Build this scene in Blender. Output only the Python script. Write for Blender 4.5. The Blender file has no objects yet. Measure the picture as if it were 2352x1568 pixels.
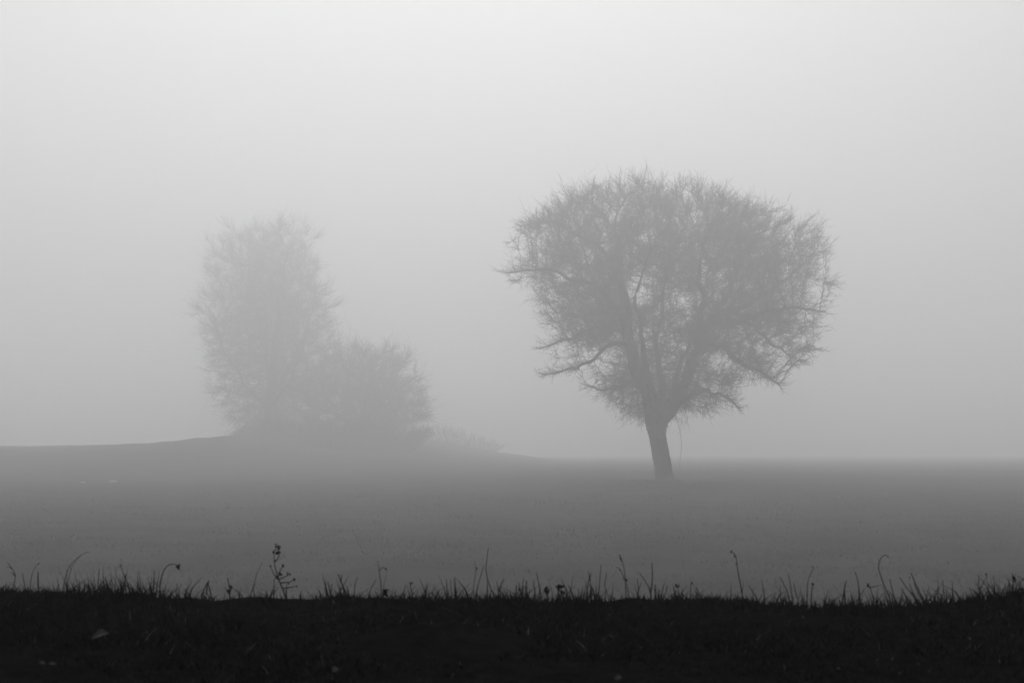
import bpy, math, random
import numpy as np
from mathutils import Vector, noise as mnoise

R = math.radians
scene = bpy.context.scene
col = scene.collection

# ------------------------------------------------------------------ camera
EYE = 2.42                 # eye height above the field
F = 3267.0                 # 50 mm lens in units of a 2352-unit wide picture
CX, CY, HOR = 1176.0, 784.0, 990.0
PITCH = math.atan((HOR - CY) / F)
cam_data = bpy.data.cameras.new('camera')
cam_data.lens = 50.0
cam_data.sensor_width = 36.0
cam_data.clip_start = 0.05
cam_data.clip_end = 3000.0
cam_data.dof.use_dof = True
cam_data.dof.focus_distance = 22.0
cam_data.dof.aperture_fstop = 22.0
cam = bpy.data.objects.new('camera', cam_data)
cam.location = (0, 0, EYE)
cam.rotation_euler = (math.pi / 2 + PITCH, 0, 0)
col.objects.link(cam)
scene.camera = cam

# ------------------------------------------------------------------ sky, sun, exposure
SUN_ELEV, SUN_AZ = R(57), R(-3)       # azimuth measured from +Y towards +X
world = bpy.data.worlds.new('World')
scene.world = world
world.use_nodes = True
wn = world.node_tree
wn.nodes.clear()
sky = wn.nodes.new('ShaderNodeTexSky')
sky.sky_type = 'NISHITA'
sky.sun_disc = False
sky.sun_elevation = SUN_ELEV
sky.sun_rotation = SUN_AZ
sky.dust_density = 6.0
sky.air_density = 1.0
bw = wn.nodes.new('ShaderNodeRGBToBW')       # a black and white photograph
bg = wn.nodes.new('ShaderNodeBackground')
bg.inputs['Strength'].default_value = 0.114
wo = wn.nodes.new('ShaderNodeOutputWorld')
wn.links.new(sky.outputs[0], bw.inputs[0])
wn.links.new(bw.outputs[0], bg.inputs['Color'])
wn.links.new(bg.outputs[0], wo.inputs['Surface'])

sun_data = bpy.data.lights.new('sun', 'SUN')
sun_data.energy = 0.93
sun_data.angle = R(40)
sun_data.color = (1.0, 1.0, 1.0)
sun = bpy.data.objects.new('sun', sun_data)
sun.rotation_euler = (-(math.pi / 2 - SUN_ELEV), 0, -SUN_AZ)
sun.location = (0, 0, 30)
col.objects.link(sun)

scene.view_settings.view_transform = 'Standard'
scene.view_settings.look = 'None'
scene.view_settings.exposure = 0.0
scene.view_settings.gamma = 1.0
scene.view_settings.use_curve_mapping = False
scene.cycles.volume_bounces = 4
scene.cycles.max_bounces = 8
scene.cycles.diffuse_bounces = 3
scene.cycles.transparent_max_bounces = 16
scene.cycles.sampling_pattern = 'BLUE_NOISE'
scene.cycles.use_adaptive_sampling = False
scene.cycles.use_denoising = True
scene.cycles.denoising_input_passes = 'RGB_ALBEDO_NORMAL'

HAZE_DENSITY = 0.0114
HAZE_ANISO = 0.74

rng = np.random.default_rng(11)
random.seed(11)


# ------------------------------------------------------------------ helpers
def P(px, py, d):
    """World point seen at picture position (px, py) (2352 x 1568 units) at depth d metres."""
    a = PITCH + math.atan((CY - py) / F)
    return np.array(((px - CX) / F * d, d, EYE + math.tan(a) * d))


def tag(o, label=None, cat=None, group=None, kind=None):
    if label: o['label'] = label
    if cat: o['category'] = cat
    if group: o['group'] = group
    if kind: o['kind'] = kind
    return o


def empty(name, loc):
    o = bpy.data.objects.new(name, None)
    o.empty_display_size = 0.2
    o.location = loc
    col.objects.link(o)
    return o


def link(name, me, mat, parent=None, origin=None):
    o = bpy.data.objects.new(name, me)
    mats = mat if isinstance(mat, (list, tuple)) else [mat]
    for m in mats:
        me.materials.append(m)
    col.objects.link(o)
    if origin is not None:
        o.location = origin
    if parent is not None:
        o.parent = parent
    return o


def mesh_np(name, verts, quads=None, tris=None, smooth=True, mat_idx=None):
    me = bpy.data.meshes.new(name)
    verts = np.asarray(verts, dtype=np.float32).reshape(-1, 3)
    parts, starts, n = [], [], 0
    if quads is not None and len(quads):
        q = np.asarray(quads, dtype=np.int32).reshape(-1, 4)
        parts.append(q.ravel())
        starts.append(np.arange(len(q), dtype=np.int32) * 4)
        n = len(q) * 4
    if tris is not None and len(tris):
        t = np.asarray(tris, dtype=np.int32).reshape(-1, 3)
        parts.append(t.ravel())
        starts.append(n + np.arange(len(t), dtype=np.int32) * 3)
    loops = np.concatenate(parts)
    st = np.concatenate(starts)
    me.vertices.add(len(verts))
    me.vertices.foreach_set('co', verts.ravel())
    me.loops.add(len(loops))
    me.loops.foreach_set('vertex_index', loops)
    me.polygons.add(len(st))
    me.polygons.foreach_set('loop_start', st)
    if mat_idx is not None:
        me.polygons.foreach_set('material_index', np.asarray(mat_idx, dtype=np.int32))
    me.polygons.foreach_set('use_smooth', np.full(len(st), smooth, dtype=bool))
    me.update(calc_edges=True)
    me.validate()
    return me


def unit(v):
    return v / np.maximum(np.linalg.norm(v, axis=-1, keepdims=True), 1e-9)


def tubes(pts, rad, k=3):
    """pts (N,S,3), rad (N,S) -> verts, quads of N separate tapering tubes with k sides."""
    N, S, _ = pts.shape
    d = np.empty_like(pts)
    d[:, :-1] = pts[:, 1:] - pts[:, :-1]
    d[:, -1] = d[:, -2]
    d = unit(d)
    ref = np.where(np.abs(d[..., 2:3]) > 0.9, np.array([1.0, 0, 0]), np.array([0, 0, 1.0]))
    u = unit(np.cross(d, ref))
    v = np.cross(d, u)
    ang = np.arange(k) * 2 * math.pi / k
    ring = (u[:, :, None, :] * np.cos(ang)[None, None, :, None] + v[:, :, None, :] * np.sin(ang)[None, None, :, None])
    verts = pts[:, :, None, :] + ring * rad[:, :, None, None]
    base = (np.arange(N) * S * k)[:, None, None] + (np.arange(S - 1) * k)[None, :, None]
    a = base + np.arange(k)[None, None, :]
    b = base + ((np.arange(k) + 1) % k)[None, None, :]
    q = np.stack([a, b, b + k, a + k], axis=-1).reshape(-1, 4)
    return verts.reshape(-1, 3), q


class MB:
    """collects pieces into one mesh"""
    def __init__(self):
        self.v, self.q, self.t, self.n = [], [], [], 0

    def add(self, v, q=None, t=None):
        v = np.asarray(v, dtype=float).reshape(-1, 3)
        self.v.append(v)
        if q is not None and len(q): self.q.append(np.asarray(q) + self.n)
        if t is not None and len(t): self.t.append(np.asarray(t) + self.n)
        self.n += len(v)

    def tube(self, pts, rad, k=6, cap=True):
        pts = np.asarray(pts, dtype=float)
        rad = np.asarray(rad, dtype=float)
        v, q = tubes(pts[None], rad[None], k)
        t = []
        if cap:
            S = len(pts)
            v = np.vstack([v, pts[:1], pts[-1:]])
            c0, c1 = S * k, S * k + 1
            for i in range(k):
                t.append((c0, (i + 1) % k, i))
                t.append((c1, (S - 1) * k + i, (S - 1) * k + (i + 1) % k))
        self.add(v, q, t)

    def blob(self, c, r, stretch=(1, 1, 1), axis=None, rough=0.2, nu=7, nv=5):
        vs, qs, ts = [], [], []
        for j in range(1, nv):
            th = math.pi * j / nv
            for i in range(nu):
                ph = 2 * math.pi * i / nu
                k = 1 + rough * random.uniform(-1, 1)
                vs.append((math.sin(th) * math.cos(ph) * k, math.sin(th) * math.sin(ph) * k, math.cos(th) * k))
        vs += [(0, 0, 1), (0, 0, -1)]
        for j in range(nv - 2):
            for i in range(nu):
                a, b = j * nu + i, j * nu + (i + 1) % nu
                qs.append((a, a + nu, b + nu, b))
        top, bot = (nv - 1) * nu, (nv - 1) * nu + 1
        for i in range(nu):
            ts.append((top, i, (i + 1) % nu))
            ts.append((bot, (nv - 2) * nu + (i + 1) % nu, (nv - 2) * nu + i))
        v = np.array(vs) * np.array(stretch) * r
        if axis is not None:
            z = unit(np.asarray(axis, dtype=float))
            x = unit(np.cross(z, (0.3, 1, 0.2)))
            y = np.cross(z, x)
            v = v[:, :1] * x + v[:, 1:2] * y + v[:, 2:] * z
        self.add(v + np.asarray(c), qs, ts)

    def build(self, name, mat, parent=None, smooth=True, origin=None):
        v = np.vstack(self.v)
        if origin is not None:
            v = v - np.asarray(origin)
        q = np.vstack(self.q) if self.q else None
        t = np.vstack(self.t) if self.t else None
        return link(name, mesh_np(name, v, q, t, smooth), mat, parent,
                    None if parent is not None or origin is None else origin)


def smooth_poly(pts, n=8):
    """Catmull-Rom through the points."""
    p = np.asarray(pts, dtype=float)
    p = np.vstack([2 * p[0] - p[1], p, 2 * p[-1] - p[-2]])
    out = []
    for i in range(1, len(p) - 2):
        for j in range(n):
            t = j / n
            out.append(0.5 * (2 * p[i] + (p[i + 1] - p[i - 1]) * t + (2 * p[i - 1] - 5 * p[i] + 4 * p[i + 1] - p[i + 2]) * t * t
                              + (3 * p[i] - p[i - 1] - 3 * p[i + 1] + p[i + 2]) * t ** 3))
    out.append(p[-2])
    return np.array(out)


def fnoise(x, y, s=0.0):
    """cheap smooth 2D noise, vectorised, about -1..1"""
    r = np.zeros_like(x)
    ph = np.random.default_rng(int(s * 97) + 5)
    for _ in range(7):
        a = ph.uniform(0, 2 * math.pi)
        f = ph.uniform(0.6, 1.9)
        r += np.sin((x * math.cos(a) + y * math.sin(a)) * f + ph.uniform(0, 6.28))
    return r / 3.5


# ------------------------------------------------------------------ materials
def mat_noise(name, dark, light, scale, rough=0.9, detail=6.0, bump=0.0, spec=0.0, stretch=None):
    m = bpy.data.materials.new(name)
    m.use_nodes = True
    nt = m.node_tree
    b = nt.nodes['Principled BSDF']
    b.inputs['Roughness'].default_value = rough
    b.inputs['Specular IOR Level'].default_value = spec
    tc = nt.nodes.new('ShaderNodeTexCoord')
    n = nt.nodes.new('ShaderNodeTexNoise')
    n.inputs['Scale'].default_value = scale
    n.inputs['Detail'].default_value = detail
    n.inputs['Roughness'].default_value = 0.65
    src = tc.outputs['Object']
    if stretch:
        mp = nt.nodes.new('ShaderNodeMapping')
        mp.inputs['Scale'].default_value = stretch
        nt.links.new(src, mp.inputs['Vector'])
        src = mp.outputs['Vector']
    nt.links.new(src, n.inputs['Vector'])
    cr = nt.nodes.new('ShaderNodeValToRGB')
    cr.color_ramp.elements[0].position = 0.33
    cr.color_ramp.elements[1].position = 0.7
    cr.color_ramp.elements[0].color = (dark, dark, dark, 1)
    cr.color_ramp.elements[1].color = (light, light, light, 1)
    nt.links.new(n.outputs['Fac'], cr.inputs['Fac'])
    nt.links.new(cr.outputs['Color'], b.inputs['Base Color'])
    if bump:
        bp = nt.nodes.new('ShaderNodeBump')
        bp.inputs['Strength'].default_value = bump
        bp.inputs['Distance'].default_value = 0.05
        nt.links.new(n.outputs['Fac'], bp.inputs['Height'])
        nt.links.new(bp.outputs['Normal'], b.inputs['Normal'])
    return m


M_ground = mat_noise('wet_soil_and_stubble', 0.003, 0.036, 0.45, 0.95, 9.0, 0.5, 0.0)
M_bark = mat_noise('dark_wet_bark', 0.02, 0.07, 5.0, 0.9, 8.0, 0.8, 0.1, (1, 1, 0.25))
M_twig = mat_noise('twig_bark', 0.06, 0.13, 2.0, 0.9, 3.0, 0, 0.1)
M_grass = mat_noise('wet_dark_grass', 0.001, 0.020, 70.0, 0.9, 4.0, 0, 0.0)
M_straw = mat_noise('dead_straw', 0.02, 0.09, 30.0, 0.9, 3.0, 0, 0.1)
M_field = mat_noise('field_grass_blades', 0.01, 0.05, 0.8, 0.95, 5.0, 0, 0.0)
M_stem = mat_noise('dead_weed_stem', 0.008, 0.022, 60.0, 0.9, 3.0, 0, 0.0)
M_pod = mat_noise('dry_seed_pod', 0.005, 0.014, 80.0, 0.9, 3.0, 0, 0.0)
M_leaf = mat_noise('pale_dead_leaf', 0.015, 0.045, 45.0, 0.85, 4.0, 0.3, 0.1)
M_stone = mat_noise('pale_stone', 0.3, 0.5, 6.0, 0.9, 5.0, 0.4, 0.1)
M_mole = mat_noise('fresh_black_soil', 0.002, 0.008, 40.0, 0.95, 8.0, 0.6, 0.0)

# ------------------------------------------------------------------ the ground
CREST = 117.0
CREST_PX = np.array([-800, 0, 200, 350, 450, 520, 570, 700, 850, 950, 1050, 1150, 1300, 2400, 3200], float)
CREST_PY = np.array([1034, 1030, 1027, 1020, 1014, 1005, 1000, 1001, 1006, 1018, 1034, 1045, 1050, 1050, 1050], float)
RIDGE = 1.8
RIDGE_PX = np.array([-900, 0, 130, 300, 500, 700, 900, 1180, 1300, 1500, 1700, 1900, 2000, 2100, 2200, 2300, 2400, 3200], float)
RIDGE_PY = np.array([1375, 1374, 1380, 1380, 1394, 1394, 1392, 1393, 1400, 1400, 1400, 1410, 1409, 1404, 1396, 1388, 1384, 1386], float) - 12
MOLES = [(1010, 1508, 1.40, 0.095, 0.017), (1960, 1425, 1.66, 0.06, 0.007)]


def sstep(a, b, x):
    t = np.clip((x - a) / (b - a), 0.0, 1.0)
    return t * t * (3 - 2 * t)


def ground_z(x, y):
    x = np.asarray(x, float)
    y = np.asarray(y, float)
    # far field with its crest
    px = CX + x / 125.0 * F
    cr = CREST + 45.0 * sstep(520, 900, px)
    zc = EYE + (HOR - np.interp(px, CREST_PX, CREST_PY)) / F * cr
    base = -0.12 + 0.035 * fnoise(x * 0.25, y * 0.25, 1) + 0.02 * fnoise(x * 1.1, y * 1.1, 2)
    t = sstep(74, cr, y)
    zl = base * (1 - t) + (zc + 0.05 * fnoise(x * 0.6, y * 0.6, 3) + 0.04 * fnoise(x * 2.6, y * 0.8, 7)) * t - 3.0 * sstep(cr + 22, cr + 90, y)
    zr_ = base - 2.9 * np.clip((y - 80) / 225, 0, 1) ** 1.15 - 3.0 * sstep(305, 420, y)
    soft = sstep(1120, 1400, px)
    z = zl * (1 - soft) + zr_ * soft
    # the bank close to the camera
    pr = CX + x / RIDGE * F
    zr = EYE + (HOR - np.interp(pr, RIDGE_PX, RIDGE_PY)) / F * RIDGE
    near = zr + 0.0035 * fnoise(x * 14, y * 14, 4) + 0.003 * fnoise(x * 42, y * 42, 5) + 0.0022 * fnoise(x * 95, y * 95, 15)
    near = near + 0.010 * sstep(RIDGE, 1.15, y) - 0.05 * sstep(1.1, -1.0, y)
    near = near - 0.32 * np.clip(y - RIDGE - 0.05, 0, 8)
    k = sstep(RIDGE + 0.4, RIDGE + 7.0, y)
    back = sstep(-30, -6, y)
    near = near * back + (-0.1) * (1 - back)
    return near * (1 - k) + z * k


def axis_steps(segments):
    out = [segments[0][0]]
    for a, b, n in segments:
        out += list(np.linspace(a, b, n + 1)[1:])
    return np.array(out)


gx = axis_steps([(-590, -100, 24), (-100, -30, 50), (-30, -4, 90), (-4, -1.4, 30), (-1.4, 1.4, 190), (1.4, 4, 30), (4, 30, 90), (30, 100, 50), (100, 590, 24)])
gy = axis_steps([(-590, -40, 20), (-40, 0.8, 50), (0.8, 3, 130), (3, 12, 60), (12, 60, 160), (60, 150, 110), (150, 590, 40)])
GX, GY = np.meshgrid(gx, gy)
GZ = ground_z(GX, GY)
nx, ny = len(gx), len(gy)
ii = (np.arange(ny - 1)[:, None] * nx + np.arange(nx - 1)[None, :]).ravel()
gq = np.stack([ii, ii + 1, ii + 1 + nx, ii + nx], axis=-1)
gmi = np.repeat((gy[:-1] < RIDGE + 3.0) & (gy[:-1] > -4), nx - 1).astype(int)
field = link('field', mesh_np('field', np.stack([GX, GY, GZ], -1).reshape(-1, 3), gq, None, True, gmi), [M_ground, M_mole])
tag(field, 'dark open field fading into the fog behind a low bank', kind='structure')

# ------------------------------------------------------------------ haze: one closed box round everything
HX, HY0, HY1, HZ0, HZ1 = 600, -600, 600, -10.0, 26.0
hv = [(-HX, HY0, HZ0), (HX, HY0, HZ0), (HX, HY1, HZ0), (-HX, HY1, HZ0),
      (-HX, HY0, HZ1), (HX, HY0, HZ1), (HX, HY1, HZ1), (-HX, HY1, HZ1)]
hq = [(3, 2, 1, 0), (4, 5, 6, 7), (0, 1, 5, 4), (1, 2, 6, 5), (2, 3, 7, 6), (3, 0, 4, 7)]
M_haze = bpy.data.materials.new('fog')
M_haze.use_nodes = True
ht = M_haze.node_tree
ht.nodes.clear()
pv = ht.nodes.new('ShaderNodeVolumePrincipled')
pv.inputs['Color'].default_value = (0.97, 0.97, 0.97, 1)
pv.inputs['Density'].default_value = HAZE_DENSITY
pv.inputs['Anisotropy'].default_value = HAZE_ANISO
ho = ht.nodes.new('ShaderNodeOutputMaterial')
ht.links.new(pv.outputs[0], ho.inputs['Volume'])
haze = link('haze', mesh_np('haze', hv, hq, smooth=False), M_haze)
tag(haze, 'pale even fog lying over the whole field', kind='stuff')


# ------------------------------------------------------------------ bare trees
def grow(pts, par, attr, step, infl, kill, iters, lift=0.0, jitter=0.15):
    """space colonisation from the given skeleton towards the attraction points"""
    pts = [np.asarray(p, float) for p in pts]
    par = list(par)
    A = np.asarray(attr, np.float32)
    best = np.full(len(A), 1e9, np.float32)
    bi = np.zeros(len(A), np.int64)
    grown = {}
    new0 = 0
    for _ in range(iters):
        newp = np.array(pts[new0:], np.float32)
        if len(newp):
            for s in range(0, len(newp), 400):
                d = np.linalg.norm(A[:, None, :] - newp[None, s:s + 400, :], axis=2)
                j = d.argmin(1)
                dm = d[np.arange(len(A)), j]
                u = dm < best
                best[u] = dm[u]
                bi[u] = new0 + s + j[u]
        new0 = len(pts)
        keep = best > kill
        A, best, bi = A[keep], best[keep], bi[keep]
        act = best < infl
        if not len(A) or not act.any():
            break
        allp = np.array(pts)
        dirs = unit(A[act] - allp[bi[act]])
        acc = np.zeros((len(pts), 3))
        np.add.at(acc, bi[act], dirs)
        made = 0
        for i in np.unique(bi[act]):
            g = grown.get(i, 0)
            if g >= 3: continue
            v = acc[i]
            n = np.linalg.norm(v)
            if n < 1e-6: continue
            v = v / n + rng.normal(0, jitter, 3) + np.array([0, 0, lift])
            v /= np.linalg.norm(v)
            grown[i] = g + 1
            pts.append(allp[i] + v * step)
            par.append(int(i))
            made += 1
        if not made: break
    return np.array(pts), np.array(par)


def in_poly(px, py, poly):
    x0, y0 = poly[:, 0], poly[:, 1]
    x1, y1 = np.roll(x0, -1), np.roll(y0, -1)
    r = np.zeros(len(px), bool)
    for a, b, c, d in zip(x0, y0, x1, y1):
        cond = ((b > py) != (d > py))
        xi = (c - a) * (py - b) / ((d - b) if d != b else 1e-9) + a
        r ^= cond & (px < xi)
    return r


def crown_points(poly, n, dist, depth_k, clump, gaps=(), gap_keep=0.05, soft=0.0, top=None):
    """points spread through a rounded crown volume: half as deep in each row as the row is wide, times depth_k"""
    poly = np.asarray(poly, float)
    lo, hi = poly.min(0), poly.max(0)
    rows = np.arange(lo[1], hi[1] + 1, 4)
    xs = np.linspace(lo[0], hi[0], 300)
    half, mid = [], []
    for r_ in rows:
        ins = in_poly(xs, np.full_like(xs, r_ + 0.3), poly)
        if ins.any():
            a, b = xs[ins].min(), xs[ins].max()
        else:
            a = b = xs.mean()
        half.append((b - a) / 2)
        mid.append((a + b) / 2)
    out = []
    while len(out) < n:
        m = 4000
        px = rng.uniform(lo[0], hi[0], m)
        py = rng.uniform(lo[1], hi[1], m)
        k = in_poly(px + 16 * fnoise(px / 40, py / 40, 21), py + 16 * fnoise(px / 40, py / 40, 22), poly)
        for g in gaps:
            gin = ((px - g[0]) / g[2]) ** 2 + ((py - g[1]) / g[3]) ** 2 < 1
            k &= ~gin | (rng.random(m) < gap_keep)
        px, py = px[k], py[k]
        h = np.interp(py, rows, half)
        c = np.interp(py, rows, mid)
        u = np.clip((px - c) / np.maximum(h, 1), -1, 1)
        if soft:
            pr = np.clip((1 - np.abs(u)) / soft, 0.0, 1) ** 1.4 + 0.02
            if top:
                pr = pr * np.clip((py - top[0]) / (top[1] - top[0]), 0.08, 1)
            k = rng.random(len(px)) < pr
            px, py, u, h = px[k], py[k], u[k], h[k]
        dy = rng.uniform(-1, 1, len(px)) * h * np.sqrt(1 - u * u * 0.85) * depth_k * dist / F
        for a, b, e in zip(px, py, dy):
            p = P(a, b, dist)
            q = np.array((p[0], dist + e, p[2]))
            if clump and mnoise.noise(Vector(q * clump)) + 0.36 < random.random() * 0.45: continue
            out.append(q)
    return np.array(out[:n])


def pipe_radii(pts, par, tip, power, fixed):
    n = len(pts)
    acc = np.zeros(n)
    r = np.zeros(n)
    for i in range(n - 1, -1, -1):
        ri = max(acc[i] ** (1 / power) if acc[i] > 0 else tip, fixed[i])
        r[i] = ri
        if par[i] >= 0 and i > par[i]:
            acc[par[i]] += ri ** power if fixed[i] == 0 else 0
    return r


def twig_set(base, dirs, length, r0, curl, up, centre):
    """bent two-segment twigs"""
    n = len(base)
    d = unit(dirs)
    L = length[:, None]
    p1 = base + d * L * 0.5
    d2 = unit(d + rng.normal(0, curl, (n, 3)) + np.array([0, 0, up]))
    p2 = p1 + d2 * L * 0.5
    pts = np.stack([base, p1, p2], 1)
    rad = np.stack([r0, r0 * 0.75, r0 * 0.35], 1)
    return pts, rad, d2


def bare_tree(name, label, limbs, trunk, attr, dist, centre, tip=0.006, step=0.17, infl=1.6, kill=0.24,
              iters=70, twigs_per=4, twig_len=(0.25, 0.65), twig_r=0.0075, power=2.5, up=0.12, gaps=(), rkeep=0.03, shoots=2, tip_k=1.35):
    """trunk / limbs: lists of (px, py, depth offset, half width in px)"""
    base = P(trunk[0][0], trunk[0][1], dist)
    org = np.array((base[0], dist, float(ground_z(base[0], dist))))
    t = empty(name, org)
    tag(t, label, 'tree')
    mpp = dist / F
    K = mpp / 0.013506          # metres per picture unit against a 9.5 m tree
    step, infl, kill, tip, twig_r = step * K, infl * K, kill * K, tip * K, twig_r * K
    twig_len = (twig_len[0] * K, twig_len[1] * K)
    rkeep = rkeep * K

    def world_line(spec):
        w = np.array([P(a, b, dist) + np.array((0, c * K, 0)) for a, b, c, r in spec])
        r = np.array([[s[3] * mpp] for s in spec])
        wr = smooth_poly(np.hstack([w, r]), 7)
        return wr[:, :3], np.maximum(wr[:, 3], 0.006)

    def wiggle(wr):
        w, r = wr
        t_ = np.linspace(0, 1, len(w))
        ph = rng.uniform(0, 6.28, 6)
        amp = np.minimum(r * 0.8, 0.06 * K)[:, None] * np.sin(t_ * math.pi * 0.9 + 0.15)[:, None]
        off = np.stack([np.sin(t_ * 17 + ph[i]) + 0.7 * np.sin(t_ * 31 + ph[i + 3]) for i in range(3)], 1)
        off[0] = 0
        return w + off * amp, r * np.linspace(1, 0.72, len(r))

    pts, par, fixed = [], [], []
    lines = [('trunk', world_line(trunk))] + [('limb', wiggle(world_line(l))) for l in limbs]
    for li, (nm, (w, r)) in enumerate(lines):
        start = len(pts)
        root = -1
        if li:
            d = np.linalg.norm(np.array(pts) - w[0], axis=1)
            root = int(d.argmin())
        for k in range(len(w)):
            pts.append(w[k])
            par.append(root if k == 0 else len(pts) - 2)
            fixed.append(r[k])
        mb = MB()
        wob = w.copy()
        rr = r.copy()
        if li == 0:
            wob[0, 2] = org[2] - 0.3
        rough = 0.3 if li == 0 else 1.0
        wob[1:, :] += rng.normal(0, 1, (len(w) - 1, 3)) * rr[1:, None] * 0.035 * rough * np.array([1, 1, 0.0 if li == 0 else 1])
        rr = rr * (1 + rng.normal(0, 0.02 * rough, len(rr)))
        kk = 14 if li == 0 else 9
        v, q = tubes(wob[None], rr[None], kk)
        v = v.reshape(len(w), kk, 3)
        # knobbly bark
        cen = wob[:, None, :]
        amp = 1 + 0.05 * np.sin(np.arange(kk) * 2.1 + li)[None, :, None] + rng.normal(0, 0.025 * rough, (len(w), kk, 1))
        v = (cen + (v - cen) * amp).reshape(-1, 3)
        mb.add(v - org, q)
        mb.build(nm, M_bark, t)
    n_seed = len(pts)
    pts, par = grow(pts, par, attr, step, infl, kill, iters, lift=0.03)
    fx = np.zeros(len(pts))
    fx[:n_seed] = fixed
    rad = pipe_radii(pts, par, tip, power, fx)
    rad[n_seed:] = np.minimum(rad[n_seed:], 0.075 * K)
    # branches grown by the tree: one frustum per piece
    idx = np.arange(n_seed, len(pts))
    a, b = pts[par[idx]], pts[idx]
    ra = np.minimum(np.maximum(rad[idx], 0.004) * 1.12, 0.08 * K)
    v, q = tubes(np.stack([a, b + (b - a) * 0.06], 1), np.stack([ra, np.maximum(rad[idx], 0.004)], 1), 4)
    br = link('branches', mesh_np('branches', v - org, q), M_twig, t)
    br['kind'] = 'stuff'
    # twigs
    thin = idx[rad[idx] < rkeep]
    ends = np.array([i for i in range(len(lines[0][1][0]), n_seed) if fx[i] < 0.055 * K], int)
    thick = np.array([i for i in range(len(lines[0][1][0]), n_seed) if 0.055 * K <= fx[i] < 0.27 * K], int)
    has_child = np.zeros(len(pts), bool)
    has_child[par[par >= 0]] = True
    tips = idx[~has_child[idx]]
    rep = np.concatenate([np.repeat(thin, twigs_per), np.repeat(ends, 5), np.repeat(thick, 9), np.repeat(tips, 4)])
    n_a = len(thin) * twigs_per + len(ends) * 5
    is_epi = (np.arange(len(rep)) >= n_a) & (np.arange(len(rep)) < n_a + len(thick) * 9)
    is_tip = np.arange(len(rep)) >= len(rep) - 4 * len(tips)
    d0 = unit(pts[rep] - pts[par[rep]])
    out = unit(pts[rep] - centre)
    dirs = d0 * 0.7 + out * 0.55 + rng.normal(0, 0.45, (len(rep), 3)) + np.array([0, 0, up])
    ln = rng.uniform(twig_len[0], twig_len[1], len(rep)) * rng.uniform(0.5, 1.0, len(rep))
    ln[is_tip] *= tip_k
    ln[is_epi] *= 1.7
    dirs[is_epi] = (out * 0.3 + rng.normal(0, 0.8, (len(rep), 3)) + np.array([0, 0, 0.15]))[is_epi]
    dirs[is_tip] = (d0 * 0.6 + out * 0.9 + rng.normal(0, 0.33, (len(rep), 3)) + np.array([0, 0, up * 1.5]))[is_tip]
    bse = pts[rep] - (pts[rep] - pts[par[rep]]) * rng.random((len(rep), 1))
    tp, tr, d2 = twig_set(bse, dirs, ln, np.full(len(rep), twig_r) * rng.uniform(0.7, 1.2, len(rep)), 0.26, up, centre)
    # side shoots
    r2 = np.repeat(np.arange(len(rep)), shoots)
    sb = tp[r2, 0] + (tp[r2, 2] - tp[r2, 0]) * (0.25 + 0.7 * rng.random((len(r2), 1)))
    sd = unit(unit(tp[r2, 2] - tp[r2, 0]) * 0.8 + rng.normal(0, 0.6, (len(r2), 3)) + np.array([0, 0, up]))
    sp = np.stack([sb, sb + sd * (ln[r2] * rng.uniform(0.3, 0.75, len(r2)))[:, None]], 1)
    sr = np.stack([tr[r2, 0] * 0.75, tr[r2, 0] * 0.25], 1)

    def clear(mid):
        fx_ = CX + mid[:, 0] / mid[:, 1] * F
        fy_ = HOR - (mid[:, 2] - EYE) / mid[:, 1] * F
        k_ = np.ones(len(mid), bool)
        for g in gaps:
            gin = ((fx_ - g[0]) / g[2]) ** 2 + ((fy_ - g[1]) / g[3]) ** 2 < 1
            k_ &= ~gin | (rng.random(len(mid)) < 0.4)
        return k_

    k1, k2 = clear(tp[:, 1]), clear(sp.mean(1))
    v, q = tubes(tp[k1], tr[k1], 3)
    v2, q2 = tubes(sp[k2], sr[k2], 3)
    allp = np.zeros(int(k1.sum() + k2.sum()))
    q = np.concatenate([q, q2 + len(v)])
    v = np.concatenate([v, v2])
    tw = link('twigs', mesh_np('twigs', v - org, q), M_twig, t)
    tw['kind'] = 'stuff'
    return t, len(pts), len(allp)


D1 = 71.0
crown1 = [(1482, 985), (1440, 970), (1392, 925), (1345, 880), (1300, 850), (1290, 815), (1245, 785), (1228, 735), (1222, 690),
          (1185, 650), (1158, 632), (1168, 590), (1162, 540), (1182, 505), (1240, 474), (1290, 446), (1340, 432), (1400, 418),
          (1470, 410), (1530, 415), (1600, 408), (1660, 432), (1715, 462), (1780, 478), (1845, 495), (1895, 540), (1915, 585),
          (1925, 650), (1908, 715), (1875, 765), (1885, 820), (1845, 858), (1805, 888), (1760, 898), (1722, 868), (1690, 832),
          (1650, 808), (1610, 812), (1618, 838), (1665, 862), (1688, 925), (1640, 962), (1570, 950), (1538, 965)]
gaps1 = [(1470, 665, 34, 48), (1577, 797, 15, 22), (1352, 590, 20, 30), (1390, 565, 14, 40), (1655, 830, 40, 22), (1300, 633, 26, 16),
         (1352, 640, 18, 22), (1480, 780, 14, 40), (1395, 845, 20, 16), (1612, 620, 14, 40), (1572, 690, 18, 26), (1495, 540, 30, 25),
         (1705, 705, 26, 12), (1500, 900, 14, 22), (1425, 490, 14, 22), (1750, 800, 16, 10), (1625, 885, 18, 12), (1550, 640, 12, 25),
         (1240, 560, 20, 14), (1690, 890, 14, 20)]
trunk1 = [(1527, 1116, 0, 34), (1526, 1106, 0, 26), (1524, 1094, 0, 21.5), (1521, 1070, 0, 20), (1515, 1035, 0, 19.5), (1509, 1000, 0, 19.5), (1507, 975, 0, 25), (1508, 950, 0, 27)]
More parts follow.
